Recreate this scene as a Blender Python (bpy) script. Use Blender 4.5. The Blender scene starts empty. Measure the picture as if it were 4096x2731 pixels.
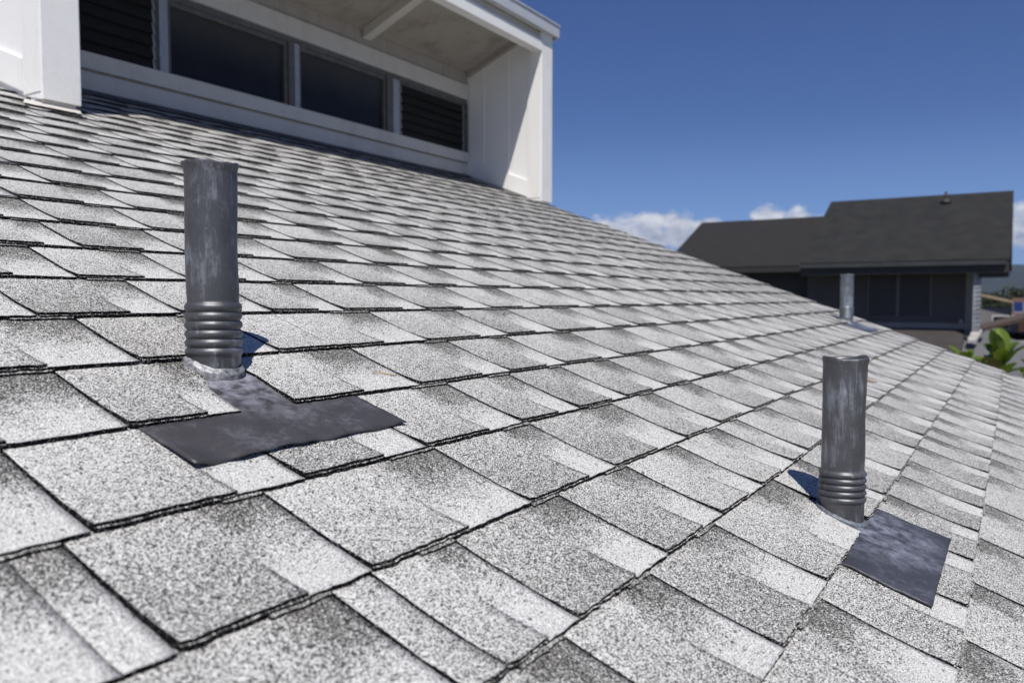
import bpy, math, random
from mathutils import Vector, Matrix, noise

# ------------------------------------------------------------------ frame of the place
ZC = 6.0                                   # eye height above the ground
SL = math.radians(20.6908)                 # roof pitch
SH = 0.4816                                # eye above the shingles, square to the roof
EXP = 0.19                                 # shingle exposure
U0 = 0.0618                                # butt line of course 0
CS, SN = math.cos(SL), math.sin(SL)
FOOT = Vector((0.0, SH * SN, ZC - SH * CS))


def RP(c, u, n=0.0):
    """roof frame (along courses, up the slope, off the surface) -> world"""
    return Vector((c, FOOT.y + u * CS - n * SN, FOOT.z + u * SN + n * CS))


def W(x, y, z):
    return Vector((x, y, z + ZC))


def roof_z(y):
    return FOOT.z + (y - FOOT.y) * SN / CS


scene = bpy.context.scene
COL = scene.collection

# ------------------------------------------------------------------ camera
AZ, PIT, FPX = math.radians(32.3013), math.radians(3.0871), 3179.98
cam_data = bpy.data.cameras.new('camera')
cam = bpy.data.objects.new('camera', cam_data)
COL.objects.link(cam)
scene.camera = cam
cam.location = (0, 0, ZC)
FW = Vector((math.cos(AZ) * math.cos(PIT), math.sin(AZ) * math.cos(PIT), -math.sin(PIT)))
RT = Vector((math.sin(AZ), -math.cos(AZ), 0))
UP = RT.cross(FW)
cam.rotation_euler = Matrix((RT, UP, -FW)).transposed().to_euler()
cam_data.sensor_fit = 'HORIZONTAL'
cam_data.sensor_width = 36.0
cam_data.lens = FPX * 36.0 / 4096.0
cam_data.clip_start = 0.02
cam_data.clip_end = 40000.0
cam_data.dof.use_dof = True
cam_data.dof.focus_distance = 1.45
cam_data.dof.aperture_fstop = 4.6

# ------------------------------------------------------------------ light
SUN = Vector((0.485, 0.35, -1.0)).normalized()       # direction the light travels
sd = bpy.data.lights.new('sun', 'SUN')
sd.energy = 5.0
sd.angle = math.radians(0.53)
sd.color = (1.0, 0.965, 0.91)
so = bpy.data.objects.new('sun', sd)
so.rotation_euler = SUN.to_track_quat('-Z', 'Y').to_euler()
so.location = (-10, -8, ZC + 20)
COL.objects.link(so)

scene.view_settings.view_transform = 'Standard'
scene.view_settings.look = 'None'
scene.view_settings.exposure = 0.04
scene.view_settings.gamma = 1.0
scene.view_settings.use_curve_mapping = False
scene.render.engine = 'CYCLES'
scene.cycles.max_bounces = 6
scene.cycles.use_denoising = True


class NT:
    """tiny node-tree builder"""

    def __init__(self, nt):
        self.nt = nt

    def n(self, typ, ins=None, **props):
        nd = self.nt.nodes.new(typ)
        for k, v in props.items():
            setattr(nd, k, v)
        for k, v in (ins or {}).items():
            if isinstance(v, bpy.types.NodeSocket):
                self.nt.links.new(v, nd.inputs[k])
            else:
                nd.inputs[k].default_value = v
        return nd

    def math(self, op, a, b=0.0, c=0.0, clamp=False):
        return self.n('ShaderNodeMath', {0: a, 1: b, 2: c}, operation=op, use_clamp=clamp).outputs[0]

    def maprange(self, v, a, b, c=0.0, d=1.0, smooth=False):
        return self.n('ShaderNodeMapRange', {0: v, 1: a, 2: b, 3: c, 4: d},
                      interpolation_type='SMOOTHSTEP' if smooth else 'LINEAR').outputs[0]

    def mix(self, f, a, b):
        nd = self.n('ShaderNodeMix', data_type='RGBA')
        for i, v in ((0, f), (6, a), (7, b)):
            if isinstance(v, bpy.types.NodeSocket):
                self.nt.links.new(v, nd.inputs[i])
            else:
                nd.inputs[i].default_value = v if i == 0 else (tuple(v) + (1.0,))[:4]
        return nd.outputs[2]

    def noise(self, vec, scale, detail=3.0, rough=0.55, dims='3D'):
        ins = {'Scale': scale, 'Detail': detail, 'Roughness': rough}
        if vec is not None:
            ins['Vector'] = vec
        return self.n('ShaderNodeTexNoise', ins, noise_dimensions=dims).outputs[0]

    def ramp(self, fac, stops):
        nd = self.n('ShaderNodeValToRGB', {0: fac})
        el = nd.color_ramp.elements
        while len(el) < len(stops):
            el.new(0.5)
        for e, (p, c) in zip(el, stops):
            e.position = p
            e.color = (c, c, c, 1) if isinstance(c, (int, float)) else tuple(c) + (1,)
        return nd.outputs[0]

    def link(self, a, b):
        self.nt.links.new(a, b)


# ------------------------------------------------------------------ sky
world = bpy.data.worlds.new('World')
scene.world = world
world.use_nodes = True
wt = NT(world.node_tree)
world.node_tree.nodes.clear()
sky = wt.n('ShaderNodeTexSky', sky_type='NISHITA', sun_disc=False)
sky.sun_elevation = math.asin(-SUN.z)
sky.sun_rotation = math.atan2(-SUN.x, -SUN.y)
sky.altitude = 100.0
sky.air_density = 1.0
sky.dust_density = 0.35
sky.ozone_density = 3.0
deep = wt.n('ShaderNodeMix', {6: sky.outputs[0], 7: (0.45, 0.58, 0.95, 1.0), 0: 1.0}, data_type='RGBA', blend_type='MULTIPLY').outputs[2]
bg = wt.n('ShaderNodeBackground', {'Color': deep, 'Strength': 0.072})
tc = wt.n('ShaderNodeTexCoord')
sep = wt.n('ShaderNodeSeparateXYZ', {0: tc.outputs['Generated']})
az = wt.math('MULTIPLY', wt.math('ARCTAN2', sep.outputs[1], sep.outputs[0]), 57.2958)
el = wt.math('MULTIPLY', wt.math('ARCSINE', sep.outputs[2]), 57.2958)
pos = wt.n('ShaderNodeCombineXYZ', {0: az, 1: wt.math('MULTIPLY', el, 1.5), 2: 0.0}).outputs[0]
nz = wt.noise(pos, 0.75, 7.0, 0.58)
nzb = wt.math('SUBTRACT', nz, 0.5)
# cumulus heads: (azimuth, elevation, half width, half height) in degrees
heads = [(25.0, 4.4, 2.3, 1.75), (22.6, 4.6, 1.9, 1.6), (20.6, 4.9, 1.6, 1.45), (18.6, 4.4, 1.7, 1.45),
         (14.5, 5.0, 1.25, 1.5), (12.6, 5.0, 1.2, 1.25), (10.9, 4.4, 1.8, 1.4), (7.2, 4.1, 2.3, 1.4),
         (-0.2, 4.4, 1.3, 1.5), (-3.5, 4.4, 2.6, 1.9), (30.0, 3.6, 3.2, 1.6), (-9.0, 4.0, 3.0, 1.6),
         (2.4, 6.4, 0.45, 0.16)]
dens = None
for (a0, e0, ra, re) in heads:
    dx = wt.math('DIVIDE', wt.math('SUBTRACT', az, a0), ra)
    dy = wt.math('DIVIDE', wt.math('SUBTRACT', el, e0), re)
    d = wt.math('SUBTRACT', 1.0, wt.math('ADD', wt.math('MULTIPLY', dx, dx), wt.math('MULTIPLY', dy, dy)))
    dens = d if dens is None else wt.math('SMOOTH_MAX', dens, d, 0.35)
bank = wt.noise(pos, 0.16, 3.0, 0.5)                       # the same bank goes on round the horizon
low = wt.math('SUBTRACT', wt.math('MULTIPLY', bank, 2.2),
              wt.math('ADD', 0.62, wt.math('MULTIPLY', wt.math('MAXIMUM', el, 0.0), 0.17)))
out_of = wt.maprange(wt.math('ABSOLUTE', wt.math('SUBTRACT', az, 12.0)), 24.0, 34.0)
low = wt.math('SUBTRACT', low, wt.math('SUBTRACT', 1.0, out_of))
dens = wt.math('MAXIMUM', dens, low)
full = wt.math('ADD', dens, wt.math('MULTIPLY', nzb, 2.3))
mask = wt.maprange(full, -0.05, 0.75, smooth=True)
mask = wt.math('MULTIPLY', mask, wt.maprange(el, -0.5, 1.5))
# lit tops, greyer bellies
pos2 = wt.n('ShaderNodeVectorMath', {0: pos, 1: (0.35, -0.55, 0.0)}, operation='ADD').outputs[0]
nz2 = wt.noise(pos2, 0.75, 7.0, 0.58)
relief = wt.math('MULTIPLY', wt.math('SUBTRACT', nz, nz2), 1.7)
bright = wt.math('ADD', wt.maprange(el, 3.4, 6.2, 0.24, 0.74), relief, clamp=True)
ccol = wt.mix(bright, (0.36, 0.40, 0.52), (0.86, 0.87, 0.92))
hazy = wt.maprange(el, 0.0, 13.0, 0.62, 0.0, smooth=True)    # thin humid air low down
cbg = wt.n('ShaderNodeBackground', {'Color': ccol, 'Strength': 0.90})
hbg = wt.n('ShaderNodeBackground', {'Color': (0.22, 0.40, 0.82, 1), 'Strength': 1.0})
m0 = wt.n('ShaderNodeMixShader', {0: hazy, 1: bg.outputs[0], 2: hbg.outputs[0]})
m1 = wt.n('ShaderNodeMixShader', {0: wt.math('MULTIPLY', mask, 0.93), 1: m0.outputs[0], 2: cbg.outputs[0]})
wo = wt.n('ShaderNodeOutputWorld', {0: m1.outputs[0]})


# ------------------------------------------------------------------ materials
def new_mat(name):
    m = bpy.data.materials.new(name)
    m.use_nodes = True
    m.node_tree.nodes.clear()
    t = NT(m.node_tree)
    p = t.n('ShaderNodeBsdfPrincipled')
    o = t.n('ShaderNodeOutputMaterial', {0: p.outputs[0]})
    return m, t, p


def bump(t, p, h, strength, dist):
    b = t.n('ShaderNodeBump', {'Strength': strength, 'Distance': dist, 'Height': h})
    t.link(b.outputs[0], p.inputs['Normal'])


def simple(name, col, rough=0.6, var=0.12, scale=8.0, metal=0.0, bumpd=0.0, bscale=60.0, col2=None):
    m, t, p = new_mat(name)
    co = t.n('ShaderNodeTexCoord').outputs['Object']
    nz = t.noise(co, scale, 5.0, 0.6)
    dark = tuple(c * (1 - var * 2) for c in col) if col2 is None else col2
    t.link(t.mix(t.maprange(nz, 0.35, 0.68), dark, col), p.inputs['Base Color'])
    p.inputs['Roughness'].default_value = rough
    p.inputs['Metallic'].default_value = metal
    if bumpd:
        bump(t, p, t.noise(co, bscale, 4.0, 0.6), 0.5, bumpd)
    return m


def granule_mat(name, use_tab=True):
    m, t, p = new_mat(name)
    pl = t.n('ShaderNodeUVMap', uv_map='plane').outputs[0]
    if use_tab:
        tab = t.n('ShaderNodeSeparateXYZ', {0: t.n('ShaderNodeUVMap', uv_map='tab').outputs[0]})
        rnd = t.n('ShaderNodeSeparateXYZ', {0: t.n('ShaderNodeUVMap', uv_map='rnd').outputs[0]})
        s, tt = tab.outputs[0], tab.outputs[1]
        r1, r2 = rnd.outputs[0], rnd.outputs[1]
        wob = t.math('SUBTRACT', t.noise(pl, 22.0, 3.0, 0.6, '2D'), 0.5)
        s2 = t.math('ADD', s, t.math('MULTIPLY', wob, 0.05))
        soft = t.maprange(tt, 0.15, 0.75)
        s3 = t.math('ADD', s2, t.math('MULTIPLY', t.math('MULTIPLY', wob, soft), 0.30))
        right = t.maprange(s3, t.math('SUBTRACT', 0.485, t.math('MULTIPLY', soft, 0.06)), t.math('ADD', 0.52, t.math('MULTIPLY', soft, 0.20)), smooth=True)
        tw = t.math('ADD', tt, t.math('MULTIPLY', wob, 0.42))
        rs = t.noise(t.n('ShaderNodeVectorMath', {0: t.n('ShaderNodeUVMap', uv_map='rnd').outputs[0], 1: (37.0, 53.0, 1.0)}, operation='MULTIPLY').outputs[0], 1.0, 0.0, 0.5, '2D')
        tw = t.math('ADD', tw, t.math('MULTIPLY', t.math('SUBTRACT', rs, 0.5), 0.40))
        left_t = t.ramp(tw, [(0.0, 0.53), (0.30, 0.55), (0.65, 0.66), (1.0, 0.70)])
        right_t = t.ramp(tw, [(0.0, 0.98), (0.28, 0.90), (0.50, 0.62), (0.74, 0.20), (1.0, 0.04)])
        lt = t.math('ADD', left_t, t.math('MULTIPLY', t.math('SUBTRACT', r1, 0.5), 0.26))
        rt_ = t.math('ADD', t.math('MULTIPLY', right_t, t.maprange(r2, 0.0, 1.0, 0.86, 1.0)), t.math('MULTIPLY', t.math('SUBTRACT', 1.0, r2), 0.11))
        tone = t.math('ADD', t.math('MULTIPLY', rt_, right), t.math('MULTIPLY', lt, t.math('SUBTRACT', 1.0, right)))
    else:
        tone = t.math('ADD', 0.10, t.math('MULTIPLY', t.noise(pl, 30.0, 2.0, 0.5, '2D'), 0.4))
    blot = t.math('SUBTRACT', t.noise(pl, 70.0, 3.0, 0.6, '2D'), 0.5)
    tone = t.math('ADD', tone, t.math('MULTIPLY', blot, 0.36), clamp=True)
    st = t.noise(t.n('ShaderNodeMapping', {0: pl, 3: (9.0, 2.2, 1.0)}).outputs[0], 1.0, 4.0, 0.6, '2D')   # rain streaks down the slope
    tone = t.math('ADD', tone, t.math('MULTIPLY', t.math('SUBTRACT', st, 0.5), 0.30), clamp=True)
    bald = t.n('ShaderNodeTexVoronoi', {'Vector': pl, 'Scale': 34.0, 'Randomness': 1.0}, voronoi_dimensions='2D', feature='F1')
    bsz = t.math('MULTIPLY', t.n('ShaderNodeSeparateColor', {0: bald.outputs['Color']}).outputs[0], 0.115)
    bs = t.maprange(t.math('SUBTRACT', bald.outputs['Distance'], t.math('MAXIMUM', t.math('SUBTRACT', bsz, 0.035), 0.0)), 0.0, 0.03, 0.9, 0.0)
    tone = t.math('SUBTRACT', tone, t.math('MULTIPLY', bs, t.maprange(bsz, 0.04, 0.06)), clamp=True)
    vo = t.n('ShaderNodeTexVoronoi', {'Vector': pl, 'Scale': 610.0, 'Randomness': 1.0}, voronoi_dimensions='2D', feature='F1')
    cc = t.n('ShaderNodeSeparateColor', {0: vo.outputs['Color']})
    is_w = t.maprange(t.math('SUBTRACT', tone, cc.outputs[0]), -0.02, 0.02)
    wcol = t.mix(cc.outputs[1], (0.50, 0.49, 0.465), (0.83, 0.82, 0.80))
    dcol = t.ramp(cc.outputs[2], [(0.0, (0.016, 0.017, 0.018)), (0.40, (0.05, 0.05, 0.051)), (0.52, (0.15, 0.145, 0.132)), (1.0, (0.32, 0.312, 0.285))])
    col = t.mix(is_w, dcol, wcol)
    gap = t.maprange(vo.outputs['Distance'], 0.42, 0.75, 1.0, 0.18)     # asphalt between the stones
    col = t.n('ShaderNodeMix', {6: col, 7: t.n('ShaderNodeCombineColor', {0: gap, 1: gap, 2: gap}).outputs[0], 0: 1.0},
              data_type='RGBA', blend_type='MULTIPLY').outputs[2]
    t.link(col, p.inputs['Base Color'])
    p.inputs['Roughness'].default_value = 0.85
    p.inputs['Specular IOR Level'].default_value = 0.25
    h = t.math('ADD', t.math('SUBTRACT', 1.0, vo.outputs['Distance']), t.math('MULTIPLY', cc.outputs[1], 0.6))
    bump(t, p, h, 0.55, 0.0012)
    return m


def edge_mat():
    m, t, p = new_mat('asphalt_edge')
    pl = t.n('ShaderNodeTexCoord').outputs['Object']
    vo = t.n('ShaderNodeTexVoronoi', {'Vector': pl, 'Scale': 620.0}, feature='F1')
    cc = t.n('ShaderNodeSeparateColor', {0: vo.outputs['Color']})
    sp = t.maprange(cc.outputs[0], 0.90, 0.93)
    t.link(t.mix(sp, (0.010, 0.010, 0.011), (0.28, 0.28, 0.28)), p.inputs['Base Color'])
    p.inputs['Roughness'].default_value = 0.95
    p.inputs['Specular IOR Level'].default_value = 0.1
    bump(t, p, vo.outputs['Distance'], 0.8, 0.0015)
    return m


def lead_mat(name, scuff=0.5, base=(0.105, 0.106, 0.118), light=(0.40, 0.42, 0.47), seed=0.0, metal=0.6, halo=0.0):
    m, t, p = new_mat(name)
    co = t.n('ShaderNodeTexCoord').outputs['Object']
    dist = t.n('ShaderNodeVectorMath', {0: co}, operation='LENGTH').outputs['Value']
    co = t.n('ShaderNodeVectorMath', {0: co, 1: (seed, seed * 1.7, seed * 0.6)}, operation='ADD').outputs[0]
    str_ = t.n('ShaderNodeMapping', {0: co, 3: (1.0, 1.0, 0.16)}).outputs[0]
    n1 = t.noise(str_, 95.0, 6.0, 0.78)
    n2 = t.noise(co, 13.0, 4.0, 0.6)
    n3 = t.noise(co, 320.0, 2.0, 0.6)
    tilt = t.n('ShaderNodeMapping', {0: co, 2: (0.0, 0.7, 0.0), 3: (1.0, 1.0, 0.10)}).outputs[0]
    n4 = t.noise(tilt, 150.0, 3.0, 0.6)
    streak = t.maprange(t.math('ADD', n1, t.math('MULTIPLY', t.math('SUBTRACT', n2, 0.5), 0.9)), 0.53, 0.84)
    scr = t.math('MULTIPLY', t.maprange(n4, 0.58, 0.74), t.maprange(n2, 0.40, 0.58))
    speck = t.maprange(n3, 0.66, 0.74)
    f = t.math('ADD', t.math('MULTIPLY', streak, 0.95), t.math('ADD', t.math('MULTIPLY', scr, 0.45), t.math('MULTIPLY', speck, 0.65)))
    f = t.math('MULTIPLY', f, scuff, clamp=True)
    if halo:                                  # chalky residue dressed round the collar
        hl = t.math('MULTIPLY', t.maprange(dist, 0.05, 0.22, 1.0, 0.0), t.maprange(t.noise(co, 38.0, 4.0, 0.65), 0.38, 0.66))
        f = t.math('ADD', f, t.math('MULTIPLY', hl, halo), clamp=True)
    b2 = t.mix(t.maprange(n2, 0.35, 0.65), tuple(c * 0.78 for c in base), base)
    t.link(t.mix(f, b2, light), p.inputs['Base Color'])
    p.inputs['Metallic'].default_value = metal
    t.link(t.math('ADD', 0.45, t.math('MULTIPLY', f, 0.40)), p.inputs['Roughness'])
    bump(t, p, t.math('ADD', n1, t.math('MULTIPLY', n2, 1.5)), 0.25, 0.0012)
    return m


def paint_mat(name, col=(0.80, 0.80, 0.79), dirt=(0.52, 0.50, 0.46), amount=0.25, rough=0.5):
    m, t, p = new_mat(name)
    co = t.n('ShaderNodeTexCoord').outputs['Object']
    st = t.n('ShaderNodeMapping', {0: co, 3: (1.0, 1.0, 0.25)}).outputs[0]
    n1 = t.noise(st, 5.0, 6.0, 0.65)
    n2 = t.noise(co, 46.0, 4.0, 0.6)
    chip = t.maprange(t.noise(co, 19.0, 3.0, 0.55), 0.715, 0.75)
    f = t.math('MULTIPLY', t.maprange(t.math('ADD', n1, t.math('MULTIPLY', t.math('SUBTRACT', n2, 0.5), 0.35)), 0.48, 0.80), amount)
    c = t.mix(f, col, dirt)
    c = t.mix(t.math('MULTIPLY', chip, min(1.0, amount * 1.4)), c, (0.36, 0.34, 0.32))
    t.link(c, p.inputs['Base Color'])
    p.inputs['Roughness'].default_value = rough
    bump(t, p, t.math('ADD', n2, t.math('MULTIPLY', chip, -1.5)), 0.35, 0.002)
    return m


M = {}
M['granule'] = granule_mat('shingle_granules')
M['lip'] = granule_mat('shingle_granules_plain', False)
M['edge'] = edge_mat()
M['felt'] = simple('roofing_felt', (0.012, 0.012, 0.013), 0.95)
M['lead'] = lead_mat('weathered_lead', 0.85, base=(0.13, 0.13, 0.137))
M['lead_b'] = lead_mat('scratched_lead', 0.80, base=(0.13, 0.13, 0.137), seed=3.1)
M['lead_c'] = lead_mat('chalky_lead', 1.25, base=(0.20, 0.22, 0.24), seed=5.3)
M['sheet'] = lead_mat('lead_sheet', 0.40, base=(0.072, 0.069, 0.074), light=(0.28, 0.28, 0.33), seed=1.7, metal=0.25, halo=1.3)
M['sheet_b'] = lead_mat('lead_sheet_scuffed', 0.55, base=(0.066, 0.066, 0.074), light=(0.23, 0.245, 0.31), seed=7.7, metal=0.25, halo=1.2)
M['sheet_c'] = lead_mat('lead_sheet_blue', 0.7, base=(0.10, 0.12, 0.17), light=(0.30, 0.34, 0.46), seed=8.7, metal=0.25)
M['sealant'] = simple('chalky_sealant', (0.46, 0.46, 0.48), 0.55, 0.4, 110.0, metal=0.3, bumpd=0.004)
M['black'] = simple('pipe_bore', (0.01, 0.01, 0.01), 0.9)
M['white'] = paint_mat('white_paint', (0.84, 0.83, 0.80), (0.60, 0.57, 0.52), 0.25)
M['white_p'] = paint_mat('chipped_white_paint', (0.83, 0.82, 0.79), (0.56, 0.53, 0.48), 0.5)
M['white_d'] = paint_mat('aged_white_paint', (0.60, 0.575, 0.53), (0.42, 0.37, 0.31), 0.5, 0.55)
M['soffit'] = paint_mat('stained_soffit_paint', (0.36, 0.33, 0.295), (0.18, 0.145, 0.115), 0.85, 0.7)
M['frieze'] = paint_mat('frieze_paint', (0.38, 0.355, 0.33), (0.24, 0.18, 0.14), 0.6, 0.7)
M['fascia'] = simple('grey_drip_metal', (0.60, 0.61, 0.63), 0.4, 0.06, 6.0, metal=0.2)
M['alu'] = simple('window_aluminium', (0.42, 0.43, 0.45), 0.45, 0.1, 20.0, metal=0.4)
M['alu_d'] = simple('dull_window_frame', (0.13, 0.128, 0.124), 0.6, 0.15, 14.0)
M['rust'] = simple('rust_stain', (0.20, 0.13, 0.09), 0.9)
M['flash_d'] = simple('dark_base_flashing', (0.11, 0.115, 0.13), 0.55, 0.2, 9.0, metal=0.3, bumpd=0.002)
M['dark_room'] = simple('dark_interior', (0.02, 0.02, 0.02), 0.9)


def glass_mat(name, col, rough, tint_noise=0.0):
    m, t, p = new_mat(name)
    p.inputs['Base Color'].default_value = col + (1,)
    p.inputs['Roughness'].default_value = rough
    p.inputs['IOR'].default_value = 1.25
    co = t.n('ShaderNodeTexCoord').outputs['Object']
    bump(t, p, t.noise(co, 3.0, 2.0, 0.5), 0.08, 0.01)
    return m


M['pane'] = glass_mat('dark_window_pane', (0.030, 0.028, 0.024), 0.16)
_t = NT(M['pane'].node_tree)                 # lit room behind painted into the pane colour, paler upwards, slightly mottled
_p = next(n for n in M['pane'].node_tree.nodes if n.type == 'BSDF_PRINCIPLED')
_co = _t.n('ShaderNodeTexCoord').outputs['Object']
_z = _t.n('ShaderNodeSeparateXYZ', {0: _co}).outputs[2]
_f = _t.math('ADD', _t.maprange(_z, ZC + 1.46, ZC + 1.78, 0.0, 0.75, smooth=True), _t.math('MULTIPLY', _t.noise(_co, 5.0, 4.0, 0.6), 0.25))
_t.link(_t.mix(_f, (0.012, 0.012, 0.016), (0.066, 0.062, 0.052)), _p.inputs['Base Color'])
M['slat'] = glass_mat('dark_louvre_glass', (0.018, 0.018, 0.017), 0.55)


# ------------------------------------------------------------------ mesh helpers
class MB:
    def __init__(self):
        self.v, self.f, self.mi, self.uv = [], [], [], {}
        self.smooth = []

    def vert(self, p):
        self.v.append(tuple(p))
        return len(self.v) - 1

    def face(self, idx, mi=0, smooth=False):
        self.f.append(tuple(idx))
        self.mi.append(mi)
        self.smooth.append(smooth)

    def quad(self, a, b, c, d, mi=0):
        i = [self.vert(p) for p in (a, b, c, d)]
        self.face(i, mi)

    def prism(self, base, top, mi=0):
        """two matching polygons (counter-clockwise seen from the top side) joined by walls"""
        n = len(base)
        b = [self.vert(p) for p in base]
        t = [self.vert(p) for p in top]
        self.face(b[::-1], mi)
        self.face(t, mi)
        for i in range(n):
            j = (i + 1) % n
            self.face((b[i], b[j], t[j], t[i]), mi)

    def box(self, x0, x1, y0, y1, z0, z1, mi=0):
        self.prism([(x0, y0, z0), (x1, y0, z0), (x1, y1, z0), (x0, y1, z0)],
                   [(x0, y0, z1), (x1, y0, z1), (x1, y1, z1), (x0, y1, z1)], mi)

    def grid(self, rows, mi=0, smooth=True, close=False):
        ids = [[self.vert(p) for p in r] for r in rows]
        for a, b in zip(ids[:-1], ids[1:]):
            n = len(a)
            for i in range(n if close else n - 1):
                j = (i + 1) % n
                self.face((a[i], a[j], b[j], b[i]), mi, smooth)
        return ids

    def tube(self, path, r, seg=8, mi=0):
        path = [Vector(p) for p in path]
        rows = []
        for i, p in enumerate(path):
            d = (path[min(i + 1, len(path) - 1)] - path[max(i - 1, 0)]).normalized()
            a = d.orthogonal().normalized()
            b = d.cross(a)
            rr = r[i] if isinstance(r, (list, tuple)) else r
            rows.append([p + (a * math.cos(k * 2 * math.pi / seg) + b * math.sin(k * 2 * math.pi / seg)) * rr for k in range(seg)])
        ids = self.grid(rows, mi, True, True)
        self.face(ids[0][::-1], mi)
        self.face(ids[-1], mi)

    def build(self, name, mats, parent=None, origin=None):
        off = Vector(origin) if origin is not None else None
        par_o = Vector((0, 0, 0))
        if parent is not None:
            par_o = parent.get('_o') and Vector(parent['_o']) or Vector((0, 0, 0))
        if off is None:
            off = par_o
        me = bpy.data.meshes.new(name)
        me.from_pydata([tuple(Vector(p) - off) for p in self.v], [], self.f)
        for m in (mats if isinstance(mats, (list, tuple)) else [mats]):
            me.materials.append(M[m] if isinstance(m, str) else m)
        me.polygons.foreach_set('material_index', self.mi)
        me.polygons.foreach_set('use_smooth', self.smooth)
        for uvn, vals in self.uv.items():
            lay = me.uv_layers.new(name=uvn)
            flat = []
            for lp in me.loops:
                flat.extend(vals[lp.vertex_index])
            lay.data.foreach_set('uv', flat)
        me.update()
        o = bpy.data.objects.new(name, me)
        COL.objects.link(o)
        o['_o'] = tuple(off)
        if parent is not None:
            o.parent = parent
        o.location = off - par_o
        return o


ALL_EMPTIES = []


def thing(name, label, cat, loc, group=None):
    o = bpy.data.objects.new(name, None)
    COL.objects.link(o)
    o.empty_display_size = 0.2
    o.location = loc
    o['_o'] = tuple(loc)
    tag(o, label, cat, group)
    return o


def tag(o, label, cat, group=None, kind=None):
    if label:
        o['label'] = label
    if cat:
        o['category'] = cat
    if group:
        o['group'] = group
    if kind:
        o['kind'] = kind
    return o


def part_box(name, mat, parent, x0, x1, y0, y1, z0, z1):
    m = MB()
    m.box(x0, x1, y0, y1, z0, z1)
    return m.build(name, mat, parent)


def fbm1(x, seed):
    return noise.noise(Vector((x, seed * 7.31, seed * 1.7)))


# ------------------------------------------------------------------ ground and hills
g = MB()
GR = 8800
g.quad((-GR, -GR, 0), (GR, -GR, 0), (GR, GR, 0), (-GR, GR, 0))
M['ground'] = simple('dry_grass_ground', (0.10, 0.11, 0.055), 0.95, 0.2, 0.05, col2=(0.13, 0.105, 0.07))
go = g.build('ground', 'ground')
go['kind'] = 'structure'

hm = MB()
rows = []
for i in range(14):
    f = i / 13.0
    row = []
    for j in range(120):
        a = math.radians(-70 + 170 * j / 119.0)
        R = 3600 + 2600 * f
        hgt = (0.25 + 0.75 * math.sin(math.pi * min(1, f * 1.02))) * (150 + 90 * fbm1(a * 5.0, 3) + 45 * fbm1(a * 17.0, 5))
        hgt += 28 * noise.noise(Vector((a * 30, f * 6, 2)))
        if i in (0, 13):
            hgt = -4
        row.append((R * math.cos(a), R * math.sin(a), hgt))
    rows.append(row)
hm.grid(rows)
M['hill'] = simple('far_forest', (0.016, 0.024, 0.024), 0.95, 0.25, 0.01)
ho = hm.build('hills', 'hill')
ho['kind'] = 'structure'

# ------------------------------------------------------------------ our house: roof
C_RAKE, C_LEFT = 6.45, -2.2
U_EAVE, U_TOP = -2.75, 6.3
house = thing('house', 'white house with light grey shingled roof and raised clerestory window box', 'house', (2.5, 1.0, 0.0))
rf = MB()
b4 = [(C_LEFT, U_EAVE), (C_RAKE - 0.012, U_EAVE), (C_RAKE - 0.012, U_TOP), (C_LEFT, U_TOP)]
rf.prism([RP(c, u, -0.15) for c, u in b4], [RP(c, u, -0.0165) for c, u in b4])
roof = rf.build('roof', 'felt', house)
tag(roof, 'low pitched roof laid with light grey granule shingles', None)

JOINTS = {
    -2: [1.335, 1.615, 1.925, 2.256, 2.63, 2.909, 3.095],
    -1: [0.89, 1.203, 1.452, 1.72, 1.936, 2.164, 2.37, 2.617, 2.839, 3.054, 3.298, 3.609, 3.77],
    0: [0.749, 0.989, 1.263, 1.645, 1.885, 2.175, 2.517, 2.781, 3.104, 3.424, 3.738, 4.078, 4.414],
    1: [0.578, 0.64, 0.789, 1.06, 1.31, 1.56, 1.817, 1.977, 2.25, 2.53, 2.84, 3.113, 3.35, 3.606, 3.82],
    2: [0.403, 0.642, 0.98, 1.269, 1.62, 1.86, 2.142, 2.488],
    3: [0.433, 0.71, 0.961, 1.247, 1.474, 1.709, 1.976, 2.247, 2.56, 2.854, 3.122],
    4: [0.28, 0.585, 0.80, 1.167, 1.486, 1.742, 2.088, 2.454, 2.754, 3.059, 3.336],
    5: [0.40, 0.715, 0.986, 1.415, 1.752, 2.019, 2.405, 2.605, 2.927, 3.2, 3.516],
    6: [0.658, 0.914, 1.125, 1.339, 1.635, 1.942, 2.228, 2.618, 2.859, 3.162, 3.413, 3.704, 4.009],
    7: [0.824, 1.06, 1.299, 1.593, 1.877, 2.136, 2.42, 2.708, 3.014, 3.254, 3.544, 3.875],
    8: [0.935, 1.181, 1.516, 1.832, 2.102, 2.366, 2.639],
    9: [0.985, 1.213, 1.45, 1.688, 1.991, 2.354, 2.598],
}
SEAMS = {2: [0.352], 5: [1.129], 6: [2.342], 8: [1.889], -1: [1.025], 4: [1.33], 10: [1.9, 3.4], 12: [2.6], 7: [4.4]}
PIPE_A, PIPE_B, PIPE_C = (0.828, 0.987), (1.627, 0.110), (5.74, 0.845)
# cut edges of the tabs that lie round a pipe: (course, joint) -> right edge / left edge as (u, c) knots
CUT_R = {(4, 0.585): [(0.80, 0.755), (0.90, 0.760), (0.94, 0.784), (0.97, 0.789), (1.02, 0.80)],
         (0, 1.263): [(0.04, 1.571), (0.10, 1.576), (0.14, 1.596), (0.17, 1.63), (0.27, 1.642)]}
CUT_L = {(4, 0.80): [(0.80, 0.856), (0.90, 0.872), (0.96, 0.876), (1.02, 0.84)],
         (0, 1.645): [(0.04, 1.655), (0.08, 1.668), (0.12, 1.674), (0.155, 1.65), (0.27, 1.646)]}


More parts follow.
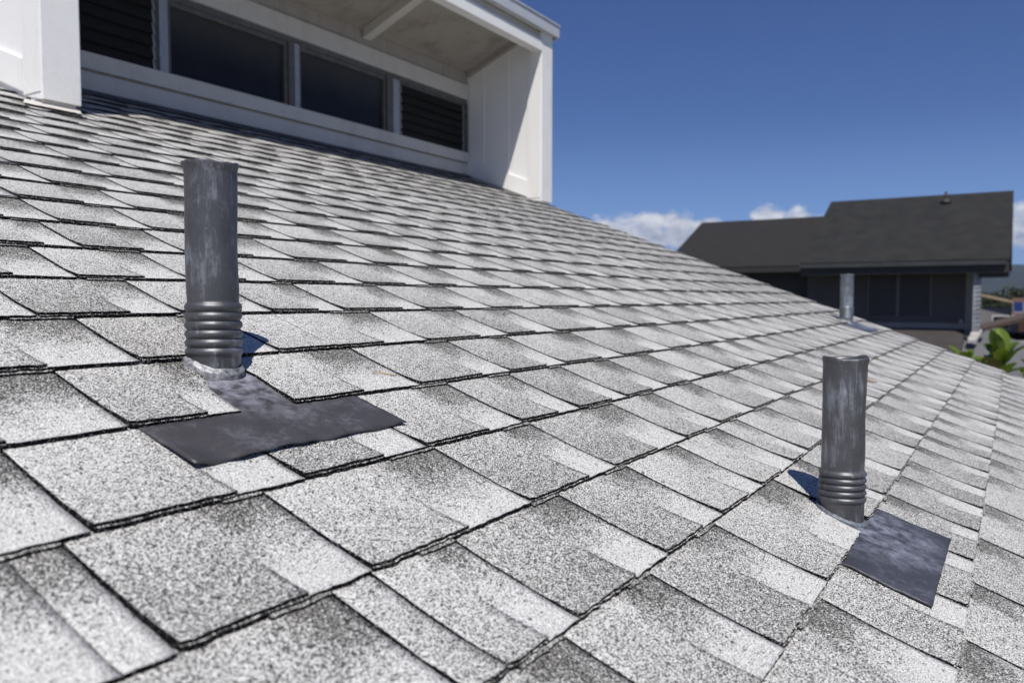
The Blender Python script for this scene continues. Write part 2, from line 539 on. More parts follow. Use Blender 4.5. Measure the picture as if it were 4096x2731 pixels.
SHEETS = [(3, 0.56, 1.02), (-1, 1.34, 1.80), (3, 5.5, 5.97)]           # courses a lead sheet lies on


def knots(k, u):
    if u <= k[0][0]:
        return k[0][1]
    for (a, b), (c, d) in zip(k[:-1], k[1:]):
        if u <= c:
            return b + (d - b) * (u - a) / (c - a)
    return k[-1][1]


def row_n(t):
    return -0.0072 * (max(t, 0.0) ** 0.62) - 0.0009 * math.sin(math.pi * min(max(t, 0.0), 1.0)) ** 1.3


def row_wave(k, c):
    """courses are never quite straight"""
    return 0.0022 * fbm1(c * 2.1, k * 1.37 + 3) + 0.0014 * fbm1(c * 6.5, k * 2.11 + 9)


def row_lift(k, c):
    return 0.0012 * fbm1(c * 3.4, k * 1.91 + 40)


rng = random.Random(11)
tabs = []
for k in range(-15, 33):
    js = JOINTS.get(k, None)
    if js is None:
        c = C_LEFT + rng.uniform(0.0, 0.25)
        js = []
        while c < C_RAKE - 0.14:
            js.append(c)
            c += rng.choice((0.225, 0.25, 0.27, 0.29, 0.31, 0.345)) + rng.uniform(-0.012, 0.012)
    else:
        js = list(js)
        c = js[0]
        while c > C_LEFT + 0.35:
            c -= rng.choice((0.24, 0.27, 0.30, 0.33))
            js.insert(0, c)
        c = js[-1] + rng.choice((0.25, 0.28, 0.31))
        while c < C_RAKE - 0.14:
            js.append(c)
            c += rng.choice((0.225, 0.25, 0.27, 0.29, 0.31, 0.345)) + rng.uniform(-0.012, 0.012)
    js.append(C_RAKE)
    ub = U0 + k * EXP
    for a, b in zip(js[:-1], js[1:]):
        if ub + 0.02 > 4.47 and b > 1.9:
            continue
        if ub > U_TOP - 0.1 or ub < U_EAVE - 0.02:
            continue
        d = dict(k=k, ub=ub, pa=a, pb=b, r=rng.random(), r2=rng.random(), sp=rng.uniform(0.50, 0.68), tw=rng.uniform(-1, 1),
                 lip=rng.uniform(0.0, 0.16))
        cuts = [a] + [x for x in SEAMS.get(k, []) if a + 0.02 < x < b - 0.02] + [b]
        for p, q in zip(cuts[:-1], cuts[1:]):
            tabs.append(dict(d, a=p, b=q, seam_l=p != a, seam_r=q != b))


def project(P):
    d = Vector(P) - cam.location
    z = d.dot(FW)
    if z < 0.05:
        return None
    return 512 + FPX / 4 * d.dot(RT) / z, 341 - FPX / 4 * d.dot(UP) / z


def seen_area(tb):
    pts = [project(RP(c, u)) for c, u in ((tb['a'], tb['ub']), (tb['b'], tb['ub']), (tb['b'], tb['ub'] + EXP), (tb['a'], tb['ub'] + EXP))]
    if any(p is None for p in pts):
        return 0.0
    for axis, lim, sg in ((0, 0, 1), (0, 1024, -1), (1, 0, 1), (1, 682, -1)):
        out = []
        for p, q in zip(pts, pts[1:] + pts[:1]):
            ip, iq = (p[axis] - lim) * sg >= 0, (q[axis] - lim) * sg >= 0
            if ip:
                out.append(p)
            if ip != iq:
                f = (lim - p[axis]) / (q[axis] - p[axis])
                out.append((p[0] + (q[0] - p[0]) * f, p[1] + (q[1] - p[1]) * f))
        pts = out
        if not pts:
            return 0.0
    return abs(sum(p[0] * q[1] - q[0] * p[1] for p, q in zip(pts, pts[1:] + pts[:1]))) / 2


for tb in tabs:
    tb['area'] = seen_area(tb)
tabs.sort(key=lambda t: -t['area'])


def add_tab(m, tb, fine):
    k, ub = tb['k'], tb['ub']
    gap_l = 0.0004 if tb['seam_l'] else (0.0024 if fine == 2 else 0.0030)
    gap_r = 0.0004 if tb['seam_r'] else (0.0024 if fine == 2 else 0.0030)
    a, b = tb['a'] + gap_l, tb['b'] - gap_r
    if tb['b'] >= C_RAKE:
        b = C_RAKE + 0.012
    pa, pb = tb['pa'] + 0.0027, tb['pb'] - 0.0027
    w = pb - pa
    split = pa + w * tb['sp']
    if abs(split - b) < 0.025:
        split = b + 0.001
    if abs(split - a) < 0.025:
        split = a - 0.001
    cr, cl = CUT_R.get((k, tb['pa'])), CUT_L.get((k, tb['pa']))
    rr = random.Random(int((k + 50) * 100003 + tb['a'] * 9173))
    step = (0.0, 0.005, 0.011)[fine] if fine else 0.06
    spans = []
    if split <= a:
        spans = [(False, a, b)]
    elif split >= b:
        spans = [(True, a, b)]
    else:
        spans = [(True, a, split), (False, split, b)]
    ts = [0.0, 0.03, 0.10, 0.2, 0.32, 0.46, 0.62, 0.80, 1.0, 1.06] if fine else [0.0, 0.12, 0.4, 0.75, 1.06]
    jag = 0.0012 if fine else 0.0
    lift = tb['tw'] * 0.0010
    thick = 0.0036
    start = len(m.v)
    uvt, uvp = [], []

    def surf(x, t, left):
        u = ub + t * EXP
        s = (0.5 * (x - pa) / max(split - pa, 1e-4)) if left else 0.5 + 0.5 * (x - split) / max(pb - split, 1e-4)
        if cr:
            hi = knots(cr, u)
            x = a + (x - a) * (hi - a) / (b - a)
        if cl:
            lo = knots(cl, u)
            x = b - (b - x) * (b - lo) / (b - a)
        ext = thick * max(0.0, 1 - t / 0.30) if left else 0.0
        n = row_n(t) + ext + row_lift(k, x) * (1 - t) + lift * (1 - t) * (s * 2 - 1) + (0.0006 if fine == 2 else 0.0014 if fine == 1 else 0.0024) * (0.5 - s) * (1 - 0.55 * min(t, 1.0))
        return s, x, u + row_wave(k, x) * max(0.0, 1 - t), n

    gl = gr = None
    for left, xa_, xb_ in spans:
        nn = max(3, int((xb_ - xa_) / step))
        gv = []
        for t in ts:
            rowv = []
            for ci in range(nn + 1):
                x = xa_ + (xb_ - xa_) * ci / nn
                s, x, u, n = surf(x, t, left)
                if t == 0.0:
                    u += rr.uniform(-jag, jag) + (0.0022 if left else 0.0)
                    if ci == 0 and not tb['seam_l'] and xa_ == a:
                        u += 0.001 + abs(tb['tw']) * 0.002           # worn corner
                elif 0 < t <= 1.0 and fine and ((ci == 0 and xa_ == a) or (ci == nn and xb_ == b)):
                    x += rr.uniform(-jag, jag) * 0.8
                rowv.append(m.vert(RP(x, u, n)))
                uvt.append((min(s, 0.48) if left else max(s, 0.53), min(t, 1.0)))
                uvp.append((x, u))
            gv.append(rowv)
        for r0, r1 in zip(gv[:-1], gv[1:]):
            for i in range(len(r0) - 1):
                m.face((r0[i], r0[i + 1], r1[i + 1], r1[i]), 0, True)
        if left:
            gl = gv
        else:
            gr = gv

    def wall(top_idx, depth, back=0.0, mi=1, setin=0.0):
        """black torn edge below a run of top vertices"""
        low = []
        for vi in top_idx:
            c_, u_ = uvp[vi - start]
            p = Vector(m.v[vi])
            q = p + (RP(0, 0, -depth) - RP(0, 0, 0)) + (RP(0, back + rr.uniform(-jag, jag), 0) - RP(0, 0, 0)) + Vector((setin, 0, 0))
            low.append(m.vert(q))
            uvt.append((0.2, 0.5))
            uvp.append((c_, u_ - 0.01))
        for i in range(len(top_idx) - 1):
            m.face((top_idx[i], low[i], low[i + 1], top_idx[i + 1]), mi)
        return low

    # front edge: left leaf stands on a second layer whose edge peeps out below it
    if gl:
        l1 = wall(gl[0], 0.0048)
        l2 = [m.vert(Vector(m.v[i]) + (RP(0, -0.0020, 0.0) - RP(0, 0, 0))) for i in l1]
        for i in l1:
            uvt.append((0.3, 0.3))
            uvp.append(uvp[i - start])
        for i in range(len(l1) - 1):
            m.face((l1[i], l2[i], l2[i + 1], l1[i + 1]), 2)
        wall(l2, 0.0095, mi=1)
        if gr:
            wall([r[-1] for r in gl][:6], 0.0048, 0.0)       # step in the middle
    if gr:
        wall(gr[0], 0.0115)
    wall([r[0] for r in (gl or gr)][::-1], 0.0150, 0.0)      # left end
    wall([r[-1] for r in (gr or gl)], 0.0125, 0.0)           # right end
    # lip: strip of the layer above showing over the dark corner
    if fine or True:
        u1 = ub + EXP
        x0 = split + w * tb['lip']
        x1 = b - 0.0005
        x0 = max(x0, a)
        under = any(k == q and x1 > ca and x0 < cb for q, ca, cb in SHEETS)
        if gr and not cr and not cl and not under and x1 - x0 > 0.02:
            steps = max(2, int((x1 - x0) / (0.012 if fine else 0.08)))
            top0, top1 = [], []
            for i in range(steps + 1):
                x = x0 + (x1 - x0) * i / steps
                uu = u1 + row_wave(k + 1, x)
                uf = uu - 0.0052 + rr.uniform(-jag, jag)
                base = row_n(1.0)
                top0.append(m.vert(RP(x, uf, base + 0.0034)))
                uvt.append((0.3, 0.9))
                uvp.append((x, uf))
                top1.append(m.vert(RP(x, uu + 0.012, base + 0.0026)))
                uvt.append((0.3, 1.0))
                uvp.append((x, uu + 0.012))
            for i in range(steps):
                m.face((top0[i], top0[i + 1], top1[i + 1], top1[i]), 2)
            wall(top0, 0.0055)
            wall([top1[0], top0[0]], 0.0045)
    n_new = len(m.v) - start
    assert len(uvt) == n_new, (len(uvt), n_new)
    m.uv.setdefault('tab', []).extend(uvt)
    m.uv.setdefault('plane', []).extend(uvp)
    m.uv.setdefault('rnd', []).extend([(tb['r'], tb['r2'])] * n_new)


SH_MATS = ['granule', 'edge', 'lip']
for i, tb in enumerate(tabs[:300]):
    m = MB()
    add_tab(m, tb, 2 if tb['area'] > 2500 else 1)
    m.build('shingle', SH_MATS, roof, RP((tb['a'] + tb['b']) / 2, tb['ub'] + EXP / 2))
far = MB()
for tb in tabs[300:]:
    add_tab(far, tb, 0)
fo = far.build('shingle_field', SH_MATS, roof)
fo['kind'] = 'stuff'

# walls and edge boards under the roof
wm = MB()
x0, x1 = C_LEFT + 0.1, C_RAKE - 0.35
ya, yb = RP(0, U_EAVE + 0.55).y, RP(0, U_TOP - 0.05).y
wm.prism([(x0, ya, -0.2), (x1, ya, -0.2), (x1, yb, -0.2), (x0, yb, -0.2)],
         [(x0, ya, roof_z(ya) - 0.17), (x1, ya, roof_z(ya) - 0.17), (x1, yb, roof_z(yb) - 0.17), (x0, yb, roof_z(yb) - 0.17)])
wm.build('wall', 'white', house)
rk = MB()
rk.prism([RP(C_RAKE - 0.010, U_EAVE, -0.20), RP(C_RAKE + 0.006, U_EAVE, -0.20), RP(C_RAKE + 0.006, U_TOP, -0.20), RP(C_RAKE - 0.010, U_TOP, -0.20)],
         [RP(C_RAKE - 0.010, U_EAVE, -0.014), RP(C_RAKE + 0.006, U_EAVE, -0.014), RP(C_RAKE + 0.006, U_TOP, -0.014), RP(C_RAKE - 0.010, U_TOP, -0.014)])
rk.build('rake_board', 'white', house)

# ------------------------------------------------------------------ clerestory window box
YF, YW = 3.56, 4.36                         # front of the side walls, window wall
XL0, XL1 = 1.849, 2.029                     # left side wall
XR0, XR1 = 6.115, 6.312                     # right side wall


def soff(y):                                # underside of the raised roof
    return 2.088 - 0.384 * (y - 4.354)


def zr(y):                                  # shingle surface, relative to the eye
    return roof_z(y) - ZC


def side_wall(xa, xb, inner_left):
    """post at the front, set-back panel, skirt board running down the slope"""
    pa, pb = xa + 0.012, xb - 0.012
    m = MB()
    ys = [YF + 0.15, YW + 0.9]
    lo = [W(pa, ys[0], zr(ys[0]) - 0.01), W(pb, ys[0], zr(ys[0]) - 0.01), W(pb, ys[1], zr(ys[1]) - 0.01), W(pa, ys[1], zr(ys[1]) - 0.01)]
    hi = [W(pa, ys[0], soff(ys[0]) - 0.002), W(pb, ys[0], soff(ys[0]) - 0.002), W(pb, ys[1], max(soff(ys[1]), zr(ys[1]) + 0.1)), W(pa, ys[1], max(soff(ys[1]), zr(ys[1]) + 0.1))]
    m.prism(lo, hi)
    sw = m.build('side_wall', 'white', house)
    p = MB()
    zb, zt = zr(YF) + 0.028, 2.325
    be = 0.004
    p.prism([W(xa + be, YF + be, zb), W(xb - be, YF + be, zb), W(xb - be, YF + 0.150, zb + 0.03), W(xa + be, YF + 0.150, zb + 0.03)],
            [W(xa + be, YF + be, zt), W(xb - be, YF + be, zt), W(xb - be, YF + 0.150, zt), W(xa + be, YF + 0.150, zt)])
    # eased corners
    p.box(xa, xb, YF + be * 2, YF + 0.146, ZC + zb + 0.034, ZC + zt - 0.002)
    p.box(xa + be * 2, xb - be * 2, YF, YF + 0.1, ZC + zb + 0.003, ZC + zt - 0.003)
    p.build('post', 'white_p', sw)
    f = MB()
    f.prism([W(xa + 0.02, YF + 0.02, zr(YF + 0.02) - 0.006), W(xb - 0.02, YF + 0.02, zr(YF + 0.02) - 0.006), W(xb - 0.02, YF + 0.13, zr(YF + 0.13) - 0.006), W(xa + 0.02, YF + 0.13, zr(YF + 0.13) - 0.006)],
            [W(xa + 0.02, YF + 0.02, zb + 0.001), W(xb - 0.02, YF + 0.02, zb + 0.001), W(xb - 0.02, YF + 0.13, zb + 0.031), W(xa + 0.02, YF + 0.13, zb + 0.031)])
    f.build('post_foot', 'white_d', sw)
    # skirt boards on both faces
    for x_out, x_in in ((xa - 0.004, pa + 0.003), (xb + 0.004, pb - 0.003)):
        s = MB()
        xa_, xb_ = min(x_out, x_in), max(x_out, x_in)
        y0, y1 = YF + 0.1505, YW - 0.002 if x_out in (xb + 0.004, xa - 0.004) and ((inner_left and x_out < xa) or (not inner_left and x_out > xb)) else YW + 0.85
        s.prism([W(xa_, y0, zr(y0) + 0.022), W(xb_, y0, zr(y0) + 0.022), W(xb_, y1, zr(y1) + 0.022), W(xa_, y1, zr(y1) + 0.022)],
                [W(xa_, y0, zr(y0) + 0.165), W(xb_, y0, zr(y0) + 0.165), W(xb_, y1, zr(y1) + 0.165), W(xa_, y1, zr(y1) + 0.165)])
        s.build('skirt_board', 'white', sw)
    # battens over the panel seams, and the dark foot flashing
    inner = xa if inner_left else xb
    sg = -1 if inner_left else 1
    face = pa if inner_left else pb
    for yy in (YF + 0.345, YF + 0.615):
        bt = MB()
        xs = sorted((face - sg * 0.002, face + sg * 0.004))
        bt.box(xs[0], xs[1], yy, yy + 0.022, ZC + zr(yy + 0.022) + 0.166, ZC + soff(yy + 0.022) - 0.003)
        bt.build('batten', 'white', sw)
    fl = MB()
    xs = sorted((face - sg * 0.004, face + sg * 0.002))
    y0, y1 = YF + 0.152, YW - 0.003
    fl.prism([W(xs[0], y0, zr(y0) - 0.004), W(xs[1], y0, zr(y0) - 0.004), W(xs[1], y1, zr(y1) - 0.004), W(xs[0], y1, zr(y1) - 0.004)],
             [W(xs[0], y0, zr(y0) + 0.021), W(xs[1], y0, zr(y0) + 0.021), W(xs[1], y1, zr(y1) + 0.021), W(xs[0], y1, zr(y1) + 0.021)])
    fl.build('foot_flashing', 'white_d', sw)
    return sw


side_wall(XL0, XL1, False)
side_wall(XR0, XR1, True)

# raised roof over it
XO0, XO1 = XL0 - 0.12, XR1 + 0.055
dr = MB()
YB = YW + 1.9
dr.prism([W(XO0, YF + 0.01, soff(YF + 0.01)), W(XO1 - 0.02, YF + 0.01, soff(YF + 0.01)), W(XO1 - 0.02, YB, soff(YB)), W(XO0, YB, soff(YB))],
         [W(XO0, YF + 0.01, soff(YF + 0.01) + 0.05), W(XO1 - 0.02, YF + 0.01, soff(YF + 0.01) + 0.05), W(XO1 - 0.02, YB, soff(YB) + 0.09), W(XO0, YB, soff(YB) + 0.09)])
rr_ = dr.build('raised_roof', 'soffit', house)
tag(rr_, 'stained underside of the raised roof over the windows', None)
fa = MB()
fa.box(XO0, XO1, YF - 0.038, YF - 0.010, ZC + 2.328, ZC + 2.424)
fa.box(XO0 - 0.002, XO1 + 0.010, YF - 0.046, YF + 0.1, ZC + 2.425, ZC + 2.437)
fa.box(XO1 - 0.018, XO1 + 0.004, YF - 0.009, YF + 0.6, ZC + 2.312, ZC + 2.424)
fa.build('fascia', 'fascia', rr_)
bl = MB()
bl.box(XO0, XO1 - 0.04, YF - 0.0095, YF + 0.012, ZC + 2.329, ZC + 2.42)
bl.build('blocking', 'white', rr_)
be_ = MB()
be_.box(XL1 + 0.001, XR0 - 0.001, YF - 0.004, YF + 0.085, ZC + 2.160, ZC + 2.252)
be_.build('front_beam', 'white', house)
sb = MB()
sb.box(XL1 + 0.001, XR0 - 0.001, YF + 0.03, YF + 0.075, ZC + 2.2525, ZC + soff(YF + 0.1) - 0.004)
sb.build('beam_board', 'white_d', house)
for xr in (2.62, 3.66, 4.70, 5.06 + 0.62):
    if xr > 5.4:
        continue
    m = MB()
    wd = 0.085
    y0, y1 = YF + 0.09, YW - 0.02
    m.prism([W(xr, y0, soff(y0) - 0.075), W(xr + wd, y0, soff(y0) - 0.075), W(xr + wd, y1, soff(y1) - 0.075), W(xr, y1, soff(y1) - 0.075)],
            [W(xr, y0, soff(y0) - 0.001), W(xr + wd, y0, soff(y0) - 0.001), W(xr + wd, y1, soff(y1) - 0.001), W(xr, y1, soff(y1) - 0.001)])
    m.build('rafter', 'white_d', rr_)
# corner trim along the right wall
m = MB()
y0, y1 = YF + 0.09, YW - 0.02
m.prism([W(XR0 - 0.03, y0, soff(y0) - 0.05), W(XR0 + 0.011, y0, soff(y0) - 0.05), W(XR0 + 0.011, y1, soff(y1) - 0.05), W(XR0 - 0.03, y1, soff(y1) - 0.05)],
        [W(XR0 - 0.03, y0, soff(y0) - 0.001), W(XR0 + 0.011, y0, soff(y0) - 0.001), W(XR0 + 0.011, y1, soff(y1) - 0.001), W(XR0 - 0.03, y1, soff(y1) - 0.001)])
m.build('corner_trim', 'frieze', rr_)

# window wall, bottom to top
XA, XB = XL1 + 0.0, XR0 + 0.0
part_box('base_flashing', 'flash_d', house, XA, XB, YW - 0.020, YW + 0.05, ZC + zr(YW) - 0.03, ZC + zr(YW) + 0.012)
sf = MB()
rows = [[RP(XA + (XB - XA) * i / 60, 4.44 + 0.008 * fbm1(i * 0.7, 2) - 0.02, -0.001 + 0.003 * abs(fbm1(i * 0.9, 6))) for i in range(61)],
        [RP(XA + (XB - XA) * i / 60, 4.46, 0.006) for i in range(61)],
        [RP(XA + (XB - XA) * i / 60, 4.50, 0.016) for i in range(61)]]
sf.grid(rows)
sf.build('apron_flashing', 'flash_d', house)
for i, xn in enumerate((2.35, 2.86, 3.62, 4.47, 5.3, 5.9)):       # roofing nails through the flashing
    nm = MB()
    q0 = RP(xn, 4.452, 0.003)
    nm.tube([q0, q0 + Vector((0, -SN, CS)) * 0.006, q0 + Vector((0, -SN, CS)) * 0.0105], [0.005, 0.011, 0.006], 8)
    nm.build('nail', 'flash_d', house)
sp_ = MB()                                   # white painted flashing dressed over the shingles at the left post
rows = []
for j in range(7):
    v = j / 6
    rows.append([RP(1.74 + 0.24 * i / 16 + 0.06 * v, 3.55 + 0.12 * v + 0.012 * fbm1(i * 0.9, 3 + j), 0.0052 + 0.002 * fbm1(i * 0.8, 9 + j * 0.3)) for i in range(17)])
sp_.grid(rows)
sp_.build('step_flashing', 'white_d', house)
part_box('lower_board', 'white_d', house, XA, XB, YW - 0.006, YW + 0.06, ZC + 1.150, ZC + 1.246)
part_box('shadow_strip', 'frieze', house, XA, XB, YW + 0.006, YW + 0.06, ZC + 1.2463, ZC + 1.2597)
part_box('sill_board', 'white_d', house, XA, XB, YW - 0.022, YW + 0.06, ZC + 1.260, ZC + 1.350)
part_box('header_beam', 'white_d', house, XA, XB, YW - 0.022, YW + 0.06, ZC + 1.835, ZC + 1.965)
part_box('head_strip', 'alu_d', house, XA, XB, YW - 0.004, YW + 0.06, ZC + 1.795, ZC + 1.8345)
nb = 11
xs = [XA + (XB - XA) * i / nb for i in range(nb + 1)]
for i in range(nb):
    fm = MB()
    g0 = 0.004
    xa_, xb_ = xs[i] + g0 / 2, xs[i + 1] - g0 / 2
    yq = YW - 0.004
    fm.prism([W(xa_, yq, 1.966), W(xb_, yq, 1.966), W(xb_, yq + 0.04, 1.966), W(xa_, yq + 0.04, 1.966)],
             [W(xa_, yq, soff(yq) - 0.003), W(xb_, yq, soff(yq) - 0.003), W(xb_, yq + 0.04, soff(yq + 0.04) - 0.003), W(xa_, yq + 0.04, soff(yq + 0.04) - 0.003)])
    fm.build('frieze_board', 'frieze', house)
part_box('frieze_backing', 'rust', house, XA, XB, YW + 0.015, YW + 0.03, ZC + 1.96, ZC + soff(YW + 0.04) - 0.004)


def fixed_window(xa, xb):
    z0, z1 = 1.352, 1.794
    w = MB()
    fw_ = 0.026
    yq = YW + 0.004
    w.box(xa, xa + fw_, yq, yq + 0.04, ZC + z0, ZC + z1)
    w.box(xb - fw_, xb, yq, yq + 0.04, ZC + z0, ZC + z1)
    w.box(xa + fw_, xb - fw_, yq, yq + 0.04, ZC + z1 - 0.03, ZC + z1)
    w.box(xa + fw_, xb - fw_, yq, yq + 0.04, ZC + z0, ZC + z0 + 0.012)
    o = w.build('window', 'alu_d', house)
    p = MB()
    p.box(xa + fw_ - 0.004, xb - fw_ + 0.004, yq + 0.022, yq + 0.027, ZC + z0 + 0.008, ZC + z1 - 0.026)
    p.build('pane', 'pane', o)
    return o


def louvre_window(xa, xb):
    z0, z1 = 1.352, 1.794
    w = MB()
    yq = YW + 0.004
    for x in (xa, xb - 0.022):
        w.box(x, x + 0.022, yq, yq + 0.045, ZC + z0, ZC + z1)
    w.box(xa + 0.022, xb - 0.022, yq, yq + 0.045, ZC + z1 - 0.018, ZC + z1)
    o = w.build('louvre_window', 'alu_d', house)
    n = 6
    for i in range(n):
        zc_ = z0 + 0.045 + (z1 - z0 - 0.08) * i / (n - 1)
        s = MB()
        dz, dy = 0.052, 0.009
        s.prism([W(xa + 0.024, yq - 0.006, zc_ - dz), W(xb - 0.024, yq - 0.006, zc_ - dz), W(xb - 0.024, yq - 0.002, zc_ - dz), W(xa + 0.024, yq - 0.002, zc_ - dz)],
                [W(xa + 0.024, yq + dy * 2, zc_ + dz), W(xb - 0.024, yq + dy * 2, zc_ + dz), W(xb - 0.024, yq + dy * 2 + 0.004, zc_ + dz), W(xa + 0.024, yq + dy * 2 + 0.004, zc_ + dz)])
        s.build('slat', 'slat', o)
        for x in (xa + 0.022, xb - 0.034):
            c = MB()
            c.prism([W(x, yq - 0.012, zc_ - dz - 0.004), W(x + 0.012, yq - 0.012, zc_ - dz - 0.004), W(x + 0.012, yq - 0.007, zc_ - dz - 0.004), W(x, yq - 0.007, zc_ - dz - 0.004)],
                    [W(x, yq + dy * 2 - 0.006, zc_ + dz), W(x + 0.012, yq + dy * 2 - 0.006, zc_ + dz), W(x + 0.012, yq + dy * 2 - 0.001, zc_ + dz), W(x, yq + dy * 2 - 0.001, zc_ + dz)])
            c.build('slat_clip', 'alu', o)
    return o


louvre_window(XA + 0.002, 2.952)
fixed_window(3.012, 3.952)
fixed_window(4.052, 4.985)
louvre_window(5.142, XB - 0.03)
for xa_, xb_, mt in ((2.954, 3.010, 'alu'), (3.954, 4.006, 'alu_d'), (4.008, 4.050, 'alu'), (4.987, 5.060, 'alu_d'), (5.062, 5.140, 'alu'), (XB - 0.029, XB - 0.001, 'alu_d')):
    part_box('mullion', mt, house, xa_, xb_, YW - 0.012, YW + 0.05, ZC + 1.3515, ZC + 1.7945)
part_box('room_lining', 'dark_room', house, XA, XB, YW + 0.22, YW + 0.24, ZC + 1.2, ZC + 1.95)


# ------------------------------------------------------------------ lead vent pipes
def vent_pipe(cu, H, rad, label, mat, sheet, sealed, seed, fl, rings=6, lean=(0, 0), z_r0=0.024, pitch=0.0134, crush=0.0, flare=0.02, bead=1.0, crinkle=1.0):
    base = RP(cu[0], cu[1], 0)
    t = thing('vent_pipe', label, 'vent pipe', base, 'lead vent pipes through the shingle roof')
    seg = 56
    prof = [(-0.05, rad * 0.985), (z_r0 - 0.002, rad * 0.985)]
    for i in range(rings):
        z = z_r0 + i * pitch
        for q in range(1, 9):
            a = q / 8.0
            prof.append((z + pitch * a, rad * 0.96 + 0.0044 * (math.sin(math.pi * a) ** 0.7)))
    zt = z_r0 + rings * pitch
    prof += [(zt + 0.004, rad * 0.955)]
    nseg = 14
    for i in range(1, nseg + 1):
        z = zt + 0.004 + (H - 0.016 - zt - 0.004) * i / nseg
        prof.append((z, rad * 0.965))
    prof += [(H - 0.011, rad * 0.985), (H - 0.006, rad * (1.0 + flare * 0.6)), (H - 0.002, rad * (1.0 + flare)), (H, rad * (0.96 + flare)), (H - 0.001, rad * 0.92), (H - 0.006, rad * 0.86), (H - 0.04, rad * 0.83), (H - 0.12, rad * 0.82)]
    m = MB()
    rows = []
    for (z, r) in prof:
        row = []
        f = max(0.0, min(1.0, (z - zt) / max(0.01, H - zt)))
        for k in range(seg):
            a = 2 * math.pi * k / seg
            dv = Vector((math.cos(a) * 1.3, math.sin(a) * 1.3, z * 9 + seed * 11))
            nn = noise.noise(dv) * 0.0024 * (0.3 + f) + noise.noise(dv * 3.1) * 0.0006
            rimw = max(0.0, (z - (H - 0.05)) / 0.05) if r > rad * 0.9 else (1.0 if z > H - 0.01 else 0.3)
            dz = rimw * (0.0035 * noise.noise(Vector((math.cos(a) * 2.2, math.sin(a) * 2.2, seed * 5))) + crush * math.cos(2 * a + seed))
            ww = rimw * crush * 0.8 * math.cos(3 * a + seed * 2)
            rr2 = r + nn + ww
            row.append((base.x + lean[0] * z + rr2 * math.cos(a), base.y + lean[1] * z + rr2 * math.sin(a), base.z + z + dz))
        rows.append(row)
    ids = m.grid(rows, 0, True, True)
    m.face(ids[-1], 1)
    m.build('pipe', [mat, 'black'], t)
    # collar dressed down onto the sheet
    tn = SN / CS
    m = MB()
    rows = []
    for (r, n) in ((r_, n_ * bead - 0.0016 * (1 - bead)) for r_, n_ in ((rad * 0.98, 0.0060), (rad * 1.02, 0.0045), (rad * 1.06, 0.0015), (rad * 1.11, 0.0005), (rad * 1.14, -0.0020), (rad * 1.145, -0.012))):
        row = []
        for k in range(seg):
            a = 2 * math.pi * k / seg
            wv = 1 + 0.05 * noise.noise(Vector((math.cos(a) * 2, math.sin(a) * 2, seed * 3 + n * 30)))
            x, y = r * wv * math.cos(a), r * wv * math.sin(a)
            nn = n + 0.0022 * noise.noise(Vector((math.cos(a) * 4, math.sin(a) * 4, seed + n * 100)))
            p = Vector((x, y, y * tn)) + Vector((0, -SN, CS)) * nn
            row.append(base + p)
        rows.append(row)
    m.grid(rows, 0, True, True)
    m.build('collar', sealed, t)
    # lead sheet tucked under the course above
    c0, c1, u0_, u1_, k = fl
    m = MB()
    nx, ny = 48, 22
    top = []
    for j in range(ny + 1):
        v = j / ny
        row = []
        for i in range(nx + 1):
            s = i / nx
            c = c0 + (c1 - c0) * s + 0.0012 * fbm1(v * 4 + seed, 2 + s) * (1 if i in (0, nx) else 0)
            u = u0_ + (u1_ - u0_) * v
            u += crinkle * (0.006 * fbm1(s * 7 + seed * 3, 8) + 0.0035 * fbm1(s * 19, seed + 4)) * max(0, 1 - v * 6)
            tt = (u - (U0 + k * EXP)) / EXP
            n = row_n(min(tt, 1.0)) + 0.0048
            ul = U0 + (k + 1) * EXP
            if u > ul - 0.012:
                n = -0.0040 + (row_n((u - ul) / EXP) - 0.0006 if u > ul else 0.0)
            else:
                n += 0.0065 * crinkle * (fbm1(s * 11 + seed, 21) + 0.30) * max(0.0, 1 - v * 3.5) + 0.0010 * noise.noise(Vector((s * 5, v * 3, seed)))
            if abs(s - 0.5) > 0.45 and v < 0.2:
                n += 0.0015
            row.append((c, u, n))
        top.append(row)
    ids = m.grid([[RP(*p) for p in r] for r in top], 0, True)
    rim = [ids[j][0] for j in range(ny, -1, -1)] + [ids[0][i] for i in range(1, nx + 1)] + [ids[j][nx] for j in range(1, ny + 1)]
    dn = RP(0, 0, -0.0022) - RP(0, 0, 0)
    low = [m.vert(Vector(m.v[i]) + dn) for i in rim]
    for i in range(len(rim) - 1):
        m.face((rim[i], low[i], low[i + 1], rim[i + 1]), 0)
    m.build('flashing', sheet, t)
    return t


vent_pipe(PIPE_A, 0.317, 0.0415, 'tall dark lead vent pipe with whitish scuffs and flared rim, on a wide lead sheet', 'lead', 'sheet',
          'sealant', 1.0, (0.597, 0.992, 0.706, 1.00, 3), lean=(-0.004, 0.0), z_r0=0.010, pitch=0.0142, crush=0.0008, flare=0.06)
vent_pipe(PIPE_B, 0.300, 0.0405, 'scratched dark lead vent pipe with crumpled top and a square lead sheet below its foot', 'lead_b', 'sheet_b',
          'lead_c', 2.0, (1.374, 1.776, -0.080, 0.17, -1), rings=5, z_r0=0.022, pitch=0.0122, crush=0.0016, lean=(0.004, 0.0), bead=0.35, crinkle=0.25)
vent_pipe(PIPE_C, 0.315, 0.043, 'small pale chalky lead vent pipe near the far roof edge, in front of dark house', 'lead_c', 'sheet_c',
          'sealant', 3.0, (5.56, 5.92, 0.655, 0.93, 3), rings=6, z_r0=0.02, pitch=0.013)

# ------------------------------------------------------------------ a straw and a dead leaf on the shingles
def on_tab(c, u):
    k = math.floor((u - U0) / EXP)
    return RP(c, u, row_n((u - U0) / EXP - k) + 0.0012)


